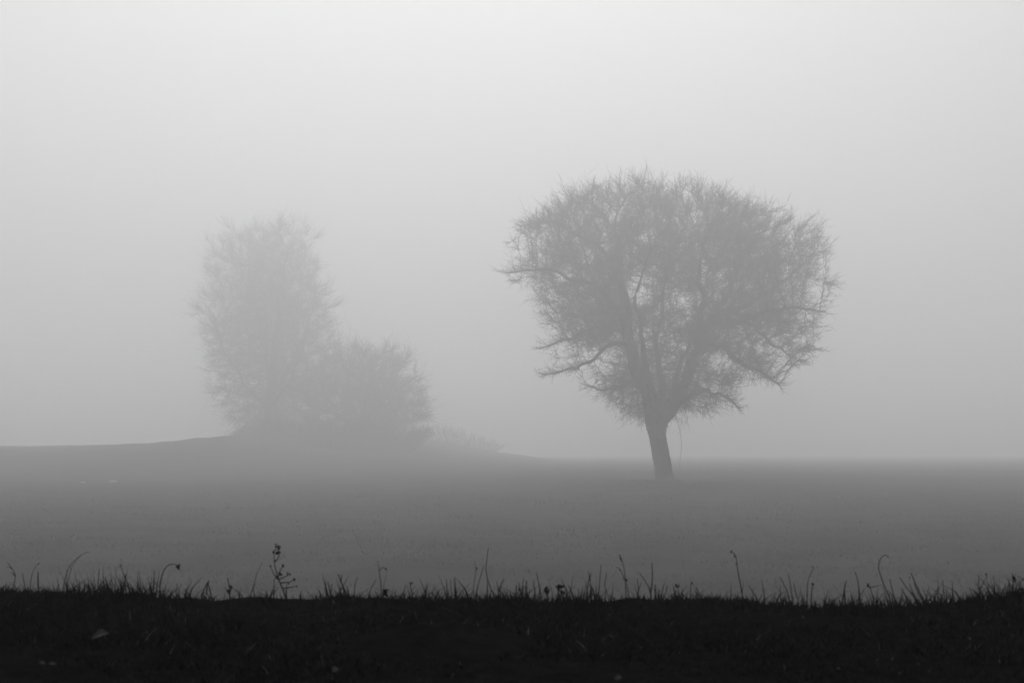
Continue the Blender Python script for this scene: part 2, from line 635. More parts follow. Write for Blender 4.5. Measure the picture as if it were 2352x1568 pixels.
limbs1 = [
    [(1500, 955, 0, 20), (1490, 915, -.1, 19), (1460, 842, -.3, 17), (1438, 758, -.5, 15), (1427, 666, -.6, 12), (1422, 593, -.5, 8), (1412, 530, -.3, 3)],
    [(1514, 955, 0, 11), (1521, 886, .5, 8.5), (1518, 776, .9, 6.5), (1534, 670, 1.2, 4), (1550, 600, 1.3, 1.5)],
    [(1518, 958, 0, 21), (1553, 918, 0, 18), (1588, 856, .1, 15), (1599, 794, .1, 14), (1632, 742, .2, 12), (1690, 712, .3, 9), (1742, 680, .5, 7), (1815, 640, .7, 4), (1870, 590, .8, 2)],
    [(1603, 800, 0, 10), (1625, 790, -.2, 8), (1650, 798, -.4, 7), (1680, 824, -.7, 6), (1720, 850, -.9, 4.5), (1775, 885, -1.1, 2.5)],
    [(1601, 790, 0, 9), (1608, 700, -.6, 8), (1600, 610, -1.0, 6), (1618, 545, -1.3, 2.5)],
    [(1640, 740, 0.2, 8), (1690, 655, .9, 7), (1725, 580, 1.4, 3)],
    [(1438, 752, -.5, 9), (1400, 700, -1, 7.5), (1358, 668, -1.3, 6), (1303, 646, -1.5, 4.5), (1230, 634, -1.7, 3), (1165, 642, -1.8, 1.5)],
    [(1427, 660, -.5, 7), (1394, 585, .2, 6), (1347, 542, .7, 5), (1270, 500, 1.1, 3), (1195, 505, 1.3, 1.5)],
    [(1450, 800, -.3, 6.5), (1410, 790, -.9, 5), (1354, 831, -1.5, 4), (1317, 849, -1.7, 3), (1284, 858, -1.8, 2), (1246, 866, -1.8, 1.5)],
    [(1440, 765, -.4, 7), (1376, 752, .6, 5.5), (1310, 772, 1.2, 4), (1240, 795, 1.5, 1.8)],
    [(1480, 890, 0, 8), (1440, 880, .6, 6), (1400, 892, 1.0, 4), (1352, 882, 1.2, 2)],
    [(1545, 930, 0, 8), (1590, 905, -.6, 5.5), (1640, 905, -1.0, 4), (1685, 940, -1.2, 2)],
    [(1495, 930, -.1, 10), (1470, 810, -1.4, 7), (1450, 700, -2.1, 5), (1478, 590, -2.6, 2)],
    [(1548, 915, .2, 9), (1575, 830, 1.3, 6), (1630, 700, 2.3, 4.5), (1662, 590, 2.8, 2)],
    [(1480, 870, 0, 9), (1430, 740, 1.4, 7), (1380, 640, 2.2, 5), (1340, 520, 2.6, 2.5)],
    [(1640, 745, 0, 8), (1700, 740, -1.2, 6), (1770, 720, -1.9, 4.5), (1860, 730, -2.3, 2)],
    [(1690, 712, .3, 6), (1750, 745, 1.3, 5), (1810, 790, 1.7, 3.5), (1870, 825, 1.9, 1.5)],
]
gaps1 = [(a, b, c_ * 0.78, d_ * 0.78) for a, b, c_, d_ in gaps1]
attr1 = crown_points([(1535 + (a - 1535) * 0.975, 690 + (b - 690) * 0.96) for a, b in crown1], 11500, D1, 0.62, 0.4, gaps1, 0.12, soft=0.3, top=(395, 450))
info1 = bare_tree('bare_tree', 'large bare tree with broad rounded crown and leaning trunk, nearest in the fog', limbs1, trunk1, attr1, D1,
                  P(1525, 800, D1), twigs_per=3, step=0.15, kill=0.2, twig_len=(0.18, 0.7), twig_r=0.0064, tip_k=1.15, gaps=gaps1)

D2 = 136.0
crown2 = [(560, 985), (515, 930), (500, 860), (478, 790), (462, 730), (474, 660), (478, 580), (505, 530), (560, 545), (600, 520), (650, 512), (700, 520),
          (730, 545), (738, 610), (752, 660), (768, 705), (760, 750), (752, 800), (745, 870), (720, 960), (660, 995)]
trunk2 = [(620, 1012, 0, 17), (622, 960, 0, 14), (625, 900, 0, 12), (628, 850, 0, 10)]
limbs2 = [
    [(625, 900, 0, 8), (605, 800, .5, 4.5), (570, 690, 1.0, 2.5), (550, 600, 1.2, 1)],
    [(628, 850, 0, 7), (640, 740, -.5, 4.5), (655, 650, -.8, 2.5), (670, 580, -.9, 1)],
    [(624, 910, 0, 6), (675, 800, .8, 4), (700, 710, 1.4, 2.5), (705, 640, 1.6, 1)],
    [(620, 950, 0, 5), (580, 890, -.8, 3), (540, 820, -1.4, 2), (515, 750, -1.6, 1)],
    [(622, 940, 0, 5), (665, 900, -1.2, 3), (705, 840, -2.0, 2), (725, 770, -2.2, 1)],
    [(628, 850, 0, 5), (615, 730, 1.8, 3), (610, 630, 2.4, 1)],
]
attr2 = crown_points([(622 + (a - 622) * 1.14, 800 + (b - 800) * 1.05) for a, b in crown2], 4600, D2, 0.85, 0, soft=1.0, top=(490, 760))
info2 = bare_tree('tall_tree', 'tall blurred tree with flat top, farthest back on the left of the fog', limbs2, trunk2, attr2, D2, P(625, 850, D2),
                  step=0.12, infl=1.6, kill=0.15, twigs_per=3, twig_len=(0.2, 0.8), twig_r=0.0052, tip=0.004, shoots=1, tip_k=0.9)

crown3 = [(700, 990), (690, 900), (735, 820), (790, 800), (850, 808), (905, 795), (935, 800), (955, 850), (975, 900), (990, 945), (975, 975), (930, 985), (860, 995)]
trunk3 = [(830, 1010, 0, 10), (832, 980, 0, 9), (835, 950, 0, 8)]
limbs3 = [
    [(832, 980, 0, 5), (795, 920, .6, 3), (765, 865, 1.0, 1)],
    [(834, 960, 0, 5), (850, 890, -.5, 3), (858, 840, -.8, 1)],
    [(833, 970, 0, 5), (885, 910, .5, 3), (912, 840, .9, 1)],
    [(832, 985, 0, 4), (890, 955, -1, 2.5), (945, 935, -1.5, 1)],
    [(832, 985, 0, 4), (785, 955, -1.3, 2.5), (735, 935, -1.8, 1)],
]
attr3 = crown_points([(835 + (a - 835) * 1.14, 930 + (b - 930) * 1.12) for a, b in crown3], 2600, 130.0, 0.9, 0, soft=0.95, top=(775, 900))
info3 = bare_tree('low_tree', 'low spreading bushy tree leaning against the right side of the tall blurred tree', limbs3, trunk3, attr3, 130.0,
                  P(835, 960, 130), step=0.12, infl=1.6, kill=0.15, twigs_per=3, twig_len=(0.2, 0.8), twig_r=0.0052, tip=0.004, shoots=1, tip_k=0.9)
print('trees', info1[1:], info2[1:], info3[1:], flush=True)


t_ = bpy.data.objects['bare_tree']
mb = MB()
vp = np.array([P(a, b, D1) + np.array((0, -0.25, 0)) for a, b in [(1550, 955), (1559, 985), (1563, 1025), (1559, 1060), (1560, 1088)]])
mb.tube(smooth_poly(vp, 5) - np.array(t_.location), np.linspace(0.012, 0.006, 21), 5)
mb.build('drooping_branch', M_bark, t_)


def thicket(name, label, poly, dist, n, parent_px):
    """scrub: many stems springing from the ground"""
    b = P(parent_px[0], parent_px[1], dist)
    org = np.array((b[0], dist, float(ground_z(b[0], dist))))
    t = empty(name, org)
    tag(t, label, 'bush')
    tips = crown_points(poly, n, dist, 0.7, 0)
    bx = org[0] + (tips[:, 0] - org[0]) * 0.8 + rng.normal(0, .25, n)
    by = dist + (tips[:, 1] - dist) * 0.8 + rng.normal(0, .25, n)
    bz = ground_z(bx, by) - 0.05
    base = np.stack([bx, by, bz], 1)
    mid = (base + tips) / 2 + rng.normal(0, 0.08, (n, 3))
    pts = np.stack([base, mid, tips], 1)
    r = rng.uniform(0.012, 0.024, n)
    v, q = tubes(pts, np.stack([r, r * .7, r * .3], 1), 3)
    s = link('stems', mesh_np('stems', v - org, q), M_twig, t)
    s['kind'] = 'stuff'
    rep = np.repeat(np.arange(n), 5)
    tb = mid[rep] + (tips[rep] - mid[rep]) * rng.random((len(rep), 1))
    tp, tr, _ = twig_set(tb, (tips - mid)[rep] + rng.normal(0, .5, (len(rep), 3)), rng.uniform(.2, .6, len(rep)), np.full(len(rep), .011), .4, .1, org)
    v, q = tubes(tp, tr, 3)
    s = link('twigs', mesh_np('twigs', v - org, q), M_twig, t)
    s['kind'] = 'stuff'
    return t


thicket('scrub_bush', 'dense low scrub on the rise at the foot of the tall blurred tree',
        [(515, 1006), (545, 975), (600, 960), (660, 955), (740, 958), (820, 960), (900, 965), (960, 978), (1010, 995), (1010, 1012), (700, 1015)], 121.0, 2200, (690, 1005))
thicket('low_bush', 'barely visible low bush far off in the fog, right of the low spreading tree',
        [(940, 1030), (965, 990), (1010, 972), (1060, 976), (1105, 988), (1150, 1005), (1175, 1030)], 165.0, 450, (1050, 1040))

# ------------------------------------------------------------------ grass
def blades(bx, by, bz, h, w, lean, bend, segs=3):
    n = len(bx)
    az = rng.uniform(0, 2 * math.pi, n)
    fx = rng.uniform(0, 2 * math.pi, n)
    lat = np.stack([np.cos(fx), np.sin(fx), np.zeros(n)], 1)
    d = np.stack([np.cos(az), np.sin(az), np.zeros(n)], 1)
    base = np.stack([bx, by, bz], 1)
    rows = []
    for s in range(segs + 1):
        t = s / segs
        off = d * ((lean * t + bend * t * t) * h)[:, None]
        up = np.zeros((n, 3))
        up[:, 2] = h * (t - 0.35 * bend * t * t)
        c = base + off + up
        ww = (w * (1 - t ** 1.6) * 0.5)[:, None]
        if s < segs:
            rows.append(c - lat * ww)
            rows.append(c + lat * ww)
        else:
            rows.append(c)
    v = np.stack(rows, 1)
    k = v.shape[1]
    o = (np.arange(n) * k)[:, None]
    q = np.concatenate([o + np.array([[2 * s, 2 * s + 1, 2 * s + 3, 2 * s + 2]]) for s in range(segs - 1)], 0)
    t = o + np.array([[2 * segs - 2, 2 * segs - 1, 2 * segs]])
    return v.reshape(-1, 3), q, t


def mole_mask(x, y):
    m = np.zeros(len(x), bool)
    for px, py, d, w, hgt in MOLES:
        c = P(px, py, d)
        m |= ((x - c[0]) / w) ** 2 + ((y - d) / (w * 1.1)) ** 2 < 1
    return m


def bank_grass(n, y0, y1, hx, hmin, hmax, wmin, wmax, seed):
    x = rng.uniform(-1, 1, n) * hx
    y = rng.uniform(y0, y1, n)
    cl = fnoise(x * 9, y * 9, seed) + 0.6 * fnoise(x * 30, y * 30, seed + 1)
    keep = (cl > rng.uniform(-2.6, 0.3, n)) & ~mole_mask(x, y)
    x, y, cl = x[keep], y[keep], cl[keep]
    h = rng.uniform(hmin, hmax, len(x)) * np.clip(0.75 + 0.4 * cl, 0.35, 1.5)
    w = rng.uniform(wmin, wmax, len(x))
    return x, y, h, w


MBg = []
x, y, h, w = bank_grass(210000, 0.8, 2.05, 1.6, 0.006, 0.018, 0.0012, 0.0028, 6)
# longer blades along the crest of the bank
n2 = 36000
x2 = rng.uniform(-1.6, 1.6, n2)
y2 = RIDGE + rng.normal(-0.01, 0.06, n2)
c2 = fnoise(x2 * 15, y2 * 3, 8) + 0.7 * fnoise(x2 * 52, y2 * 3, 9)
k2 = c2 > rng.uniform(-1.5, 1.0, n2)
x2, y2, c2 = x2[k2], y2[k2], c2[k2]
h2 = (rng.gamma(1.25, 0.0095, len(x2)) + 0.004) * np.clip(0.8 + 0.4 * c2, 0.35, 1.6)
h2 = np.clip(h2 * 0.85, 0.005, 0.045)
X, Y = np.concatenate([x, x2]), np.concatenate([y, y2])
H, W = np.concatenate([h, h2]), np.concatenate([w, 0.0008 + 0.0021 * rng.random(len(x2)) ** 1.4])
lean = rng.uniform(0, 0.75, len(X))
lean[len(x):] = rng.uniform(0, 0.35, len(x2))
# fanned tufts of coarser blades along the crest
tx, tyy, th = [], [], []
for _ in range(190):
    cx_, cy_ = rng.uniform(-1.6, 1.6), RIDGE + rng.normal(0, 0.04)
    m_ = int(rng.integers(7, 26))
    tx.append(cx_ + rng.normal(0, rng.uniform(0.003, 0.014), m_))
    tyy.append(cy_ + rng.normal(0, 0.012, m_))
    th.append(rng.uniform(0.35, 1.0, m_) * rng.uniform(0.012, 0.036))
n_long = len(x2)
X, Y, H = np.concatenate([X] + tx), np.concatenate([Y] + tyy), np.concatenate([H] + th)
n_tuft = len(X) - len(W)
W = np.concatenate([W, rng.uniform(0.0009, 0.0027, n_tuft)])
lean = np.concatenate([lean, rng.uniform(0, 0.5, n_tuft)])
v, q, t = blades(X, Y, ground_z(X, Y) - 0.003, H, W, lean, rng.uniform(0, 0.8, len(X)), 2)
dry = rng.random(len(X)) < 0.012
dry[len(x):] = False
mi = np.concatenate([dry, dry]).astype(int)
bank = link('bank_grass', mesh_np('bank_grass', v, q, t, True, mi), [M_grass, M_straw])
tag(bank, 'short dark wet grass covering the bank along the bottom', 'grass', kind='stuff')

n3 = 80000
r3 = rng.random(n3) ** 1.5
y3 = 15 + r3 * 45
x3 = rng.uniform(-1, 1, n3) * (y3 * 0.42 + 2)
c3 = fnoise(x3 * 1.2, y3 * 1.2, 12) + 0.6 * fnoise(x3 * 4, y3 * 3, 13)
k3 = c3 > rng.uniform(-1.2, 0.9, n3)
x3, y3, c3 = x3[k3], y3[k3], c3[k3]
tb = P(1526, 1106, D1)
x4, y4 = tb[0] + rng.normal(0, 1.1, 1500), D1 + rng.normal(0, 1.1, 1500)
x3, y3, c3 = np.concatenate([x3, x4]), np.concatenate([y3, y4]), np.concatenate([c3, np.full(1500, 3.0)])
v, q, t = blades(x3, y3, ground_z(x3, y3) - 0.01, rng.uniform(0.04, 0.12, len(x3)) * np.clip(0.9 + 0.3 * c3, 0.5, 1.5), rng.uniform(0.012, 0.03, len(x3)),
                 rng.uniform(0, 0.8, len(x3)), rng.uniform(0, 0.8, len(x3)), 2)
fg = link('field_grass', mesh_np('field_grass', v, q, t), M_field)
tag(fg, 'thin rough grass of the open field behind the bank', 'grass', kind='stuff')


# ------------------------------------------------------------------ molehills, stones, leaves
def mound(name, label, c, w, hgt, mat, ratio=1.0):
    nu, nv = 40, 14
    vs, qs = [], []
    for j in range(nv + 1):
        r_ = w * (j / nv) * 1.15
        for i in range(nu):
            a = 2 * math.pi * i / nu
            x_, y_ = r_ * math.cos(a), r_ * math.sin(a) * ratio
            g = float(ground_z(c[0] + x_, c[1] + y_))
            t_ = j / nv
            prof = hgt * max(0, (1 - t_ ** 2)) ** 1.2
            lump = mnoise.noise(Vector((x_ / w * 3, y_ / w * 3, c[0]))) * 0.28 + mnoise.noise(Vector((x_ / w * 9, y_ / w * 9, c[1]))) * 0.16
            z_ = g + prof * (1 + lump) - 0.12 * hgt * t_ ** 4
            vs.append((x_, y_, z_))
    for j in range(nv):
        for i in range(nu):
            a, b = j * nu + i, j * nu + (i + 1) % nu
            qs.append((a, a + nu, b + nu, b))
    vs = np.array(vs)
    g0 = float(ground_z(c[0], c[1]))
    o = link(name, mesh_np(name, vs - np.array((0, 0, g0)), qs), mat, None, (c[0], c[1], g0))
    return tag(o, label, 'molehill')


c = P(*MOLES[0][:3])
mound('molehill', 'wide black molehill of bare soil at the bottom centre of the bank', c, MOLES[0][3], MOLES[0][4], M_mole)
c = P(*MOLES[1][:3])
mound('molehill', 'small black mound of bare soil near the bank top on the right', c, MOLES[1][3], MOLES[1][4], M_mole)
mound('earth_mound', 'low dim hump of earth in the near field behind the bank', P(925, 1312, 25.5), 1.3, 0.13, M_ground, 1.3)['category'] = 'mound'


def stone(label, px, py, d, size):
    p = P(px, py, d)
    g = float(ground_z(p[0], d))
    mb = MB()
    mb.blob((0, 0, size * 0.12), size, (1.0, 0.7, 0.32), None, 0.16, 10, 7)
    o = mb.build('pale_stone', M_stone, None, True)
    o.location = (p[0], d, g)
    tag(o, label, 'stone', 'pale stones in the left field')


stone('larger pale flat stone lying in the foggy field at the left', 262, 1098, 72.0, 0.22)
stone('smaller pale stone lying in the foggy field, nearest the left edge', 195, 1101, 71.0, 0.14)


def dead_leaf(label, px, py, size, yaw, pitch):
    # find where the sight line meets the bank
    lo = 1.3
    for d in np.arange(1.0, 2.1, 0.004):
        p = P(px, py, d)
        if p[2] <= float(ground_z(p[0], d)) + 0.009:
            lo = d
            break
    p = P(px, py, lo)
    n = 7
    vs, qs = [], []
    for i in range(n):
        t_ = i / (n - 1)
        wd = math.sin(math.pi * min(1, t_ * 0.93 + 0.05)) ** 0.8 * 0.36
        z_ = 0.18 * math.sin(t_ * 3.0) + random.uniform(-.03, .03)
        vs += [(t_ - .5, -wd * random.uniform(.8, 1.1), z_ + 0.13), (t_ - .5, 0, z_), (t_ - .5, wd * random.uniform(.8, 1.1), z_ + 0.10)]
    for i in range(n - 1):
        a = i * 3
        qs += [(a, a + 1, a + 4, a + 3), (a + 1, a + 2, a + 5, a + 4)]
    v = np.array(vs) * size
    me = mesh_np('fallen_leaf', v, qs)
    o = link('fallen_leaf', me, M_leaf, None, tuple(p))
    o.rotation_euler = (pitch, random.uniform(-.3, .3), yaw)
    tag(o, label, 'leaf', 'pale dead leaves on the bank')


dead_leaf('largest pale curled dead leaf, lying on the dark bank at the left', 242, 1462, 0.0163, 0.2, 0.5)
dead_leaf('tiny pale dead leaf at lower left of the bank, left of its close neighbour', 109, 1523, 0.0061, 1.0, 0.7)
dead_leaf('tiny pale dead leaf at lower left of the bank, right of its close neighbour', 133, 1525, 0.0061, 0.5, 0.7)
dead_leaf('pale dead leaf low on the bank, left below the black molehill', 772, 1538, 0.0082, 1.3, 0.8)
dead_leaf('small pale dead leaf at the upper edge of the black molehill', 930, 1460, 0.0054, 0.1, 0.8)
dead_leaf('small pale dead leaf at the bottom edge right of centre', 1415, 1557, 0.0074, 0.7, 0.7)
dead_leaf('tiny pale dead leaf high on the bank near the right edge', 2215, 1467, 0.0047, 0.4, 0.7)
dead_leaf('tiny pale dead leaf at the bottom right of the bank', 1916, 1536, 0.0047, 0.9, 0.7)


# ------------------------------------------------------------------ dead stalks standing on the bank
OFF = {'A': 0, 'B': 588, 'C': 1176, 'D': 1764}
SPX = RIDGE / F           # metres per picture unit at the bank's crest


def stalk(name, label, reg, lines, heads=(), leaves=(), w=1.5, cat='weed', group='dead stalks along the bank top', dd=None):
    """lines: polylines from the ground up (first one is the main stem); heads: (x, y, radius in units); leaves: (x0, y0, x1, y1, width)"""
    d = RIDGE + (random.uniform(-0.05, 0.05) if dd is None else dd)

    def W3(p, j=0.0):
        return P(OFF[reg] + p[0] * 0.25, 1223 + p[1] * 0.25, d + j)

    main = [W3(p) for p in lines[0]]
    b = main[0].copy()
    g = float(ground_z(b[0], d))
    root = np.array((b[0] + random.uniform(-.001, .001), d, min(g, b[2]) - 0.004))
    o = empty(name, tuple(root))
    tag(o, label, cat, group)
    for li, ln in enumerate(lines):
        wl = [W3(p, (0.007 * i * (1 if li % 2 else -1)) if li else 0.002 * i) for i, p in enumerate(ln)]
        if li == 0:
            wl = [root] + [q_ for q_ in wl if q_[2] > root[2] + 0.003]
        sp = smooth_poly(np.array(wl), 6)
        wr = w * (1.0 if li == 0 else 0.75) * SPX * 0.5 * 1.6
        rr = np.linspace(wr, wr * 0.45, len(sp))
        mb = MB()
        mb.tube(sp - root, rr, 5)
        mb.build('stem' if li == 0 else 'side_stem', M_stem, o)
    for hx, hy, hr in heads:
        mb = MB()
        c_ = W3((hx, hy), random.uniform(-.006, .006))
        for _ in range(3):
            mb.blob(c_ - root + np.array([random.uniform(-1, 1), random.uniform(-1, 1), random.uniform(-1, 1)]) * hr * SPX * 0.55,
                    hr * SPX * random.uniform(.35, .55), (0.7, 0.7, 1.25), (random.uniform(-.6, .6), random.uniform(-.6, .6), 1), .3)
        mb.build('seed_head', M_pod, o)
    for x0, y0, x1, y1, lw in leaves:
        a_, e_ = W3((x0, y0)), W3((x1, y1), random.uniform(-.02, .02))
        n = 6
        vs, qs = [], []
        side = unit(np.cross(e_ - a_, (0, 1, 0.4)))
        for i in range(n):
            t_ = i / (n - 1)
            ww = lw * SPX * 0.5 * (math.sin(math.pi * (0.12 + 0.88 * t_)) ** 0.7 + 0.03)
            c_ = a_ + (e_ - a_) * t_ + np.array((0, 0, 0.002 * math.sin(3 * t_)))
            vs += [c_ - side * ww, c_ + np.array((0, -ww * .5, 0)), c_ + side * ww]
        for i in range(n - 1):
            k_ = i * 3
            qs += [(k_, k_ + 1, k_ + 4, k_ + 3), (k_ + 1, k_ + 2, k_ + 5, k_ + 4)]
        link('leaf', mesh_np('leaf', np.array(vs) - root, qs), M_pod, o)
    return o


S = stalk
S('dead_weed', 'thin forked dead weed leaning left beside the left edge', 'A', [[(180, 540), (170, 470), (175, 385), (130, 300), (100, 275)], [(150, 335), (120, 312), (98, 318)], [(172, 390), (150, 375), (140, 362)]], [(175, 387, 3)])
S('grass_stalk', 'upright pointed grass stalk right of the forked weed at the left edge', 'A', [[(395, 560), (385, 450), (384, 360)]], w=3.0)
S('grass_stalk', 'faint stalk with a slanting thick tip near the left edge', 'A', [[(315, 540), (322, 420), (350, 330), (395, 275)]], [(385, 285, 3)], w=1.2)
S('grass_stalk', 'short blade leaning left between the forked weed and the slanting stalk', 'A', [[(275, 540), (258, 450), (242, 370)]], w=2.0)
S('arching_stalk', 'tall faint stalk arching to the right, left of the hooked stem', 'A', [[(610, 560), (620, 470), (660, 330), (720, 250), (800, 190), (850, 177)]], w=1.2)
S('arching_stalk', 'shorter faint stalk arching right inside the tall arching one', 'A', [[(650, 560), (655, 470), (690, 320), (740, 240), (775, 210)]], w=1.2)
S('grass_stalk', 'single straight upright stalk left of the hooked stem', 'A', [[(932, 560), (935, 450), (942, 328)]], w=2.0)
S('grass_stalk', 'stalk with a small dark tip leaning left, nearer the hooked stem', 'A', [[(1190, 560), (1178, 430), (1150, 340), (1135, 300)]], [(1136, 302, 3)], w=1.6)
S('grass_stalk', 'upright stalk just left of the hooked stem with drooping head', 'A', [[(1440, 570), (1440, 460), (1444, 352)]], w=2.2)
S('hooked_stem', 'dark stem bent over in a hook with a drooping seed head, on the left', 'A', [[(1498, 580), (1500, 460), (1525, 360), (1562, 305), (1612, 286), (1655, 296)]], [(1660, 300, 6), (1666, 318, 5), (1670, 330, 3)], w=2.2, dd=0.0)
S('grass_tuft', 'short dark tuft shaped like an upside-down V, right of the hooked stem', 'A', [[(1880, 580), (1905, 510), (1930, 457)], [(1965, 570), (1950, 510), (1930, 457)], [(1925, 570), (1928, 500), (1945, 440)]], [(1930, 462, 4)], w=3.0)
S('dead_weed', 'bushy dark weed with one thin spike, left of the pod-covered weed', 'A', [[(2135, 590), (2130, 500), (2110, 410)], [(2130, 560), (2150, 510), (2160, 495)], [(2125, 560), (2100, 520), (2090, 500)]], [(2140, 500, 5), (2125, 525, 6)], w=2.4)
S('pod_weed', 'tallest dead weed covered with dark seed pods, left of centre', 'B',
  [[(290, 600), (270, 530), (230, 440), (208, 370), (187, 280), (180, 170)], [(190, 265), (225, 215), (218, 125), (195, 100)], [(220, 415), (240, 345), (262, 305)],
   [(222, 425), (185, 380), (145, 302)], [(225, 430), (290, 400), (318, 378)], [(245, 460), (330, 450), (367, 420)], [(262, 510), (340, 500), (390, 488)], [(185, 600), (182, 500), (188, 420)]],
  [(195, 100, 3), (209, 126, 6), (224, 122, 5), (222, 155, 5), (178, 165, 6), (206, 188, 6), (222, 184, 6), (194, 258, 4), (262, 302, 5), (236, 372, 4), (246, 385, 5), (214, 412, 5), (318, 378, 5), (367, 420, 5), (390, 488, 3), (320, 465, 3), (150, 310, 3)], w=2.4, dd=0.0)
S('arching_stalk', 'faint stalk leaning right, just left of the pod-covered weed', 'B', [[(0, 590), (5, 470), (30, 370), (75, 272)]], w=1.2)
S('grass_stalk', 'dark stalk with a forked top, between the pod-covered weed and centre', 'B', [[(825, 590), (815, 510), (792, 435), (775, 385)], [(794, 440), (798, 410), (802, 382)]], [(776, 387, 3)], w=2.6)
S('grass_stalk', 'short stalk leaning right beside the forked-top stalk', 'B', [[(915, 590), (922, 480), (945, 402)]], w=1.6)
S('grass_tuft', 'short dark tuft left of the forked-top stalk', 'B', [[(705, 600), (690, 520), (675, 450)], [(715, 600), (705, 540), (712, 470)], [(680, 600), (660, 540), (640, 500)]], w=2.6)
S('dead_weed', 'thin stalk with a small nodding side branch, left of picture centre', 'B', [[(1165, 600), (1160, 500), (1145, 370), (1128, 258)], [(1147, 345), (1175, 318), (1205, 335)]], [(1205, 336, 3)], w=1.5)
S('grass_stalk', 'stalk slanting right below the nodding side branch', 'B', [[(1045, 590), (1070, 510), (1115, 425)]], w=1.5)
S('leafy_sprout', 'small dark leafy sprout just right below the nodding side branch', 'B', [[(1205, 600), (1205, 560), (1200, 520)]], [(1205, 540, 7), (1195, 560, 6)], [(1205, 570, 1235, 525, 9), (1205, 570, 1180, 520, 9)], w=2.5)
S('dead_weed', 'low nodding dead head on a short stem left of picture centre', 'B', [[(1448, 600), (1440, 540), (1425, 480), (1442, 462)]], [(1430, 470, 4), (1442, 462, 3)], w=1.8)
S('grass_tuft', 'three thin upright blades standing together left of the tallest bare stalk', 'B', [[(1762, 600), (1760, 530), (1755, 430)], [(1802, 600), (1800, 530), (1790, 428)], [(1848, 600), (1842, 520), (1830, 410)]], w=2.0)
S('bare_stalk', 'tallest bare stalk, thin and slightly bent, near picture centre', 'B', [[(2205, 610), (2180, 560), (2140, 460), (2116, 340), (2124, 230), (2136, 135)]], w=1.7, dd=0.0)
S('bare_stalk', 'straight stalk slanting right just left of the tallest bare stalk', 'B', [[(2018, 600), (2028, 545), (2060, 420), (2096, 303)]], w=1.5)
S('dead_weed', 'faint thin stalk with one bud left of the tallest bare stalk', 'B', [[(1998, 600), (2002, 500), (2022, 340), (2012, 250)], [(2020, 350), (2032, 326)]], [(2031, 326, 3)], w=1.2)
S('dead_weed', 'small fork-shaped stalk just right of the tallest bare stalk', 'B', [[(2228, 600), (2230, 550), (2250, 470), (2282, 425)], [(2230, 550), (2224, 500), (2214, 445)]], w=1.8)
S('grass_tuft', 'cluster of upright dark blades right of the tallest bare stalk', 'C', [[(38, 610), (40, 540), (42, 480)], [(150, 610), (138, 530), (125, 435)], [(135, 600), (125, 520), (140, 440)], [(215, 600), (205, 520), (192, 430)], [(90, 600), (75, 530), (60, 455)]], [(65, 520, 4)], w=2.2)
S('grass_stalk', 'stalk leaning left beside the dark leafy sprouts', 'C', [[(258, 620), (250, 500), (222, 365)]], w=2.0)
S('leafy_sprout', 'single round dark leafy sprout right of centre, left of its bigger neighbour', 'C', [[(325, 620), (322, 570), (318, 520)]], [(312, 515, 7), (325, 530, 6)], [(322, 570, 298, 510, 10), (322, 570, 340, 515, 9)], w=2.4)
S('leafy_sprout', 'bigger dark leafy sprout with three leaves right of centre', 'C', [[(425, 630), (422, 560), (424, 500)], [(425, 590), (450, 560), (462, 552)]], [(424, 505, 8), (466, 495, 5), (465, 550, 6)], [(424, 520, 415, 490, 10), (440, 510, 470, 490, 9), (450, 560, 475, 548, 8)], w=2.6)
S('grass_stalk', 'stalk with a thick mid joint left of the tall straight one', 'C', [[(678, 620), (685, 520), (705, 430), (722, 368)], [(706, 425), (702, 380), (697, 355)], [(690, 560), (680, 500), (670, 455)]], [(706, 430, 3)], w=2.0)
S('bare_stalk', 'tall straight stalk slanting slightly right, right of centre', 'C', [[(778, 640), (790, 540), (800, 420), (812, 292)]], w=1.8)
S('grass_stalk', 'bent stalk beside the tall straight slanting one', 'C', [[(880, 620), (868, 560), (846, 480), (862, 373)]], w=1.5)
S('seed_stalk', 'tall stalk with beaded seed tip and drooping side branch', 'C', [[(1038, 620), (1036, 520), (1030, 400), (1012, 285), (980, 205)], [(1022, 430), (1000, 360), (975, 325), (945, 316)]], [(982, 212, 3), (988, 228, 3), (995, 243, 3), (999, 258, 2.5), (1045, 432, 4), (1034, 425, 3.5), (985, 340, 2.5)], w=1.7)
S('forked_stalk', 'dark upright stalk with one limb slanting left from its base', 'C', [[(1262, 640), (1264, 560), (1280, 400), (1275, 275)], [(1262, 560), (1240, 490), (1165, 368)]], w=2.4)
S('grass_stalk', 'short upright stalk left of the dark slant-limbed stalk', 'C', [[(1150, 620), (1150, 520), (1142, 420)], [(1150, 540), (1165, 490), (1180, 460)]], w=1.8)
S('grass_tuft', 'leaning tuft of blades just right of the dark slant-limbed stalk', 'C', [[(1300, 630), (1305, 540), (1308, 470)], [(1350, 630), (1368, 540), (1390, 455)], [(1365, 630), (1395, 560), (1415, 482)], [(1330, 630), (1330, 580), (1345, 520)]], w=2.4)
S('budded_stem', 'thin short stem with one dark open bud right of centre', 'C', [[(1530, 640), (1520, 570), (1506, 488)]], [(1505, 485, 5), (1494, 478, 3.5), (1516, 488, 3.5)], w=1.1)
S('budded_stem', 'thin short stem with a pale nodding bud right of the dark open bud', 'C', [[(1622, 650), (1624, 560), (1628, 480), (1640, 460)]], [(1641, 461, 4)], w=1.6)
S('grass_stalk', 'short stalk leaning left, right of the pale nodding bud', 'C', [[(1702, 650), (1694, 570), (1680, 500)]], w=2.6)
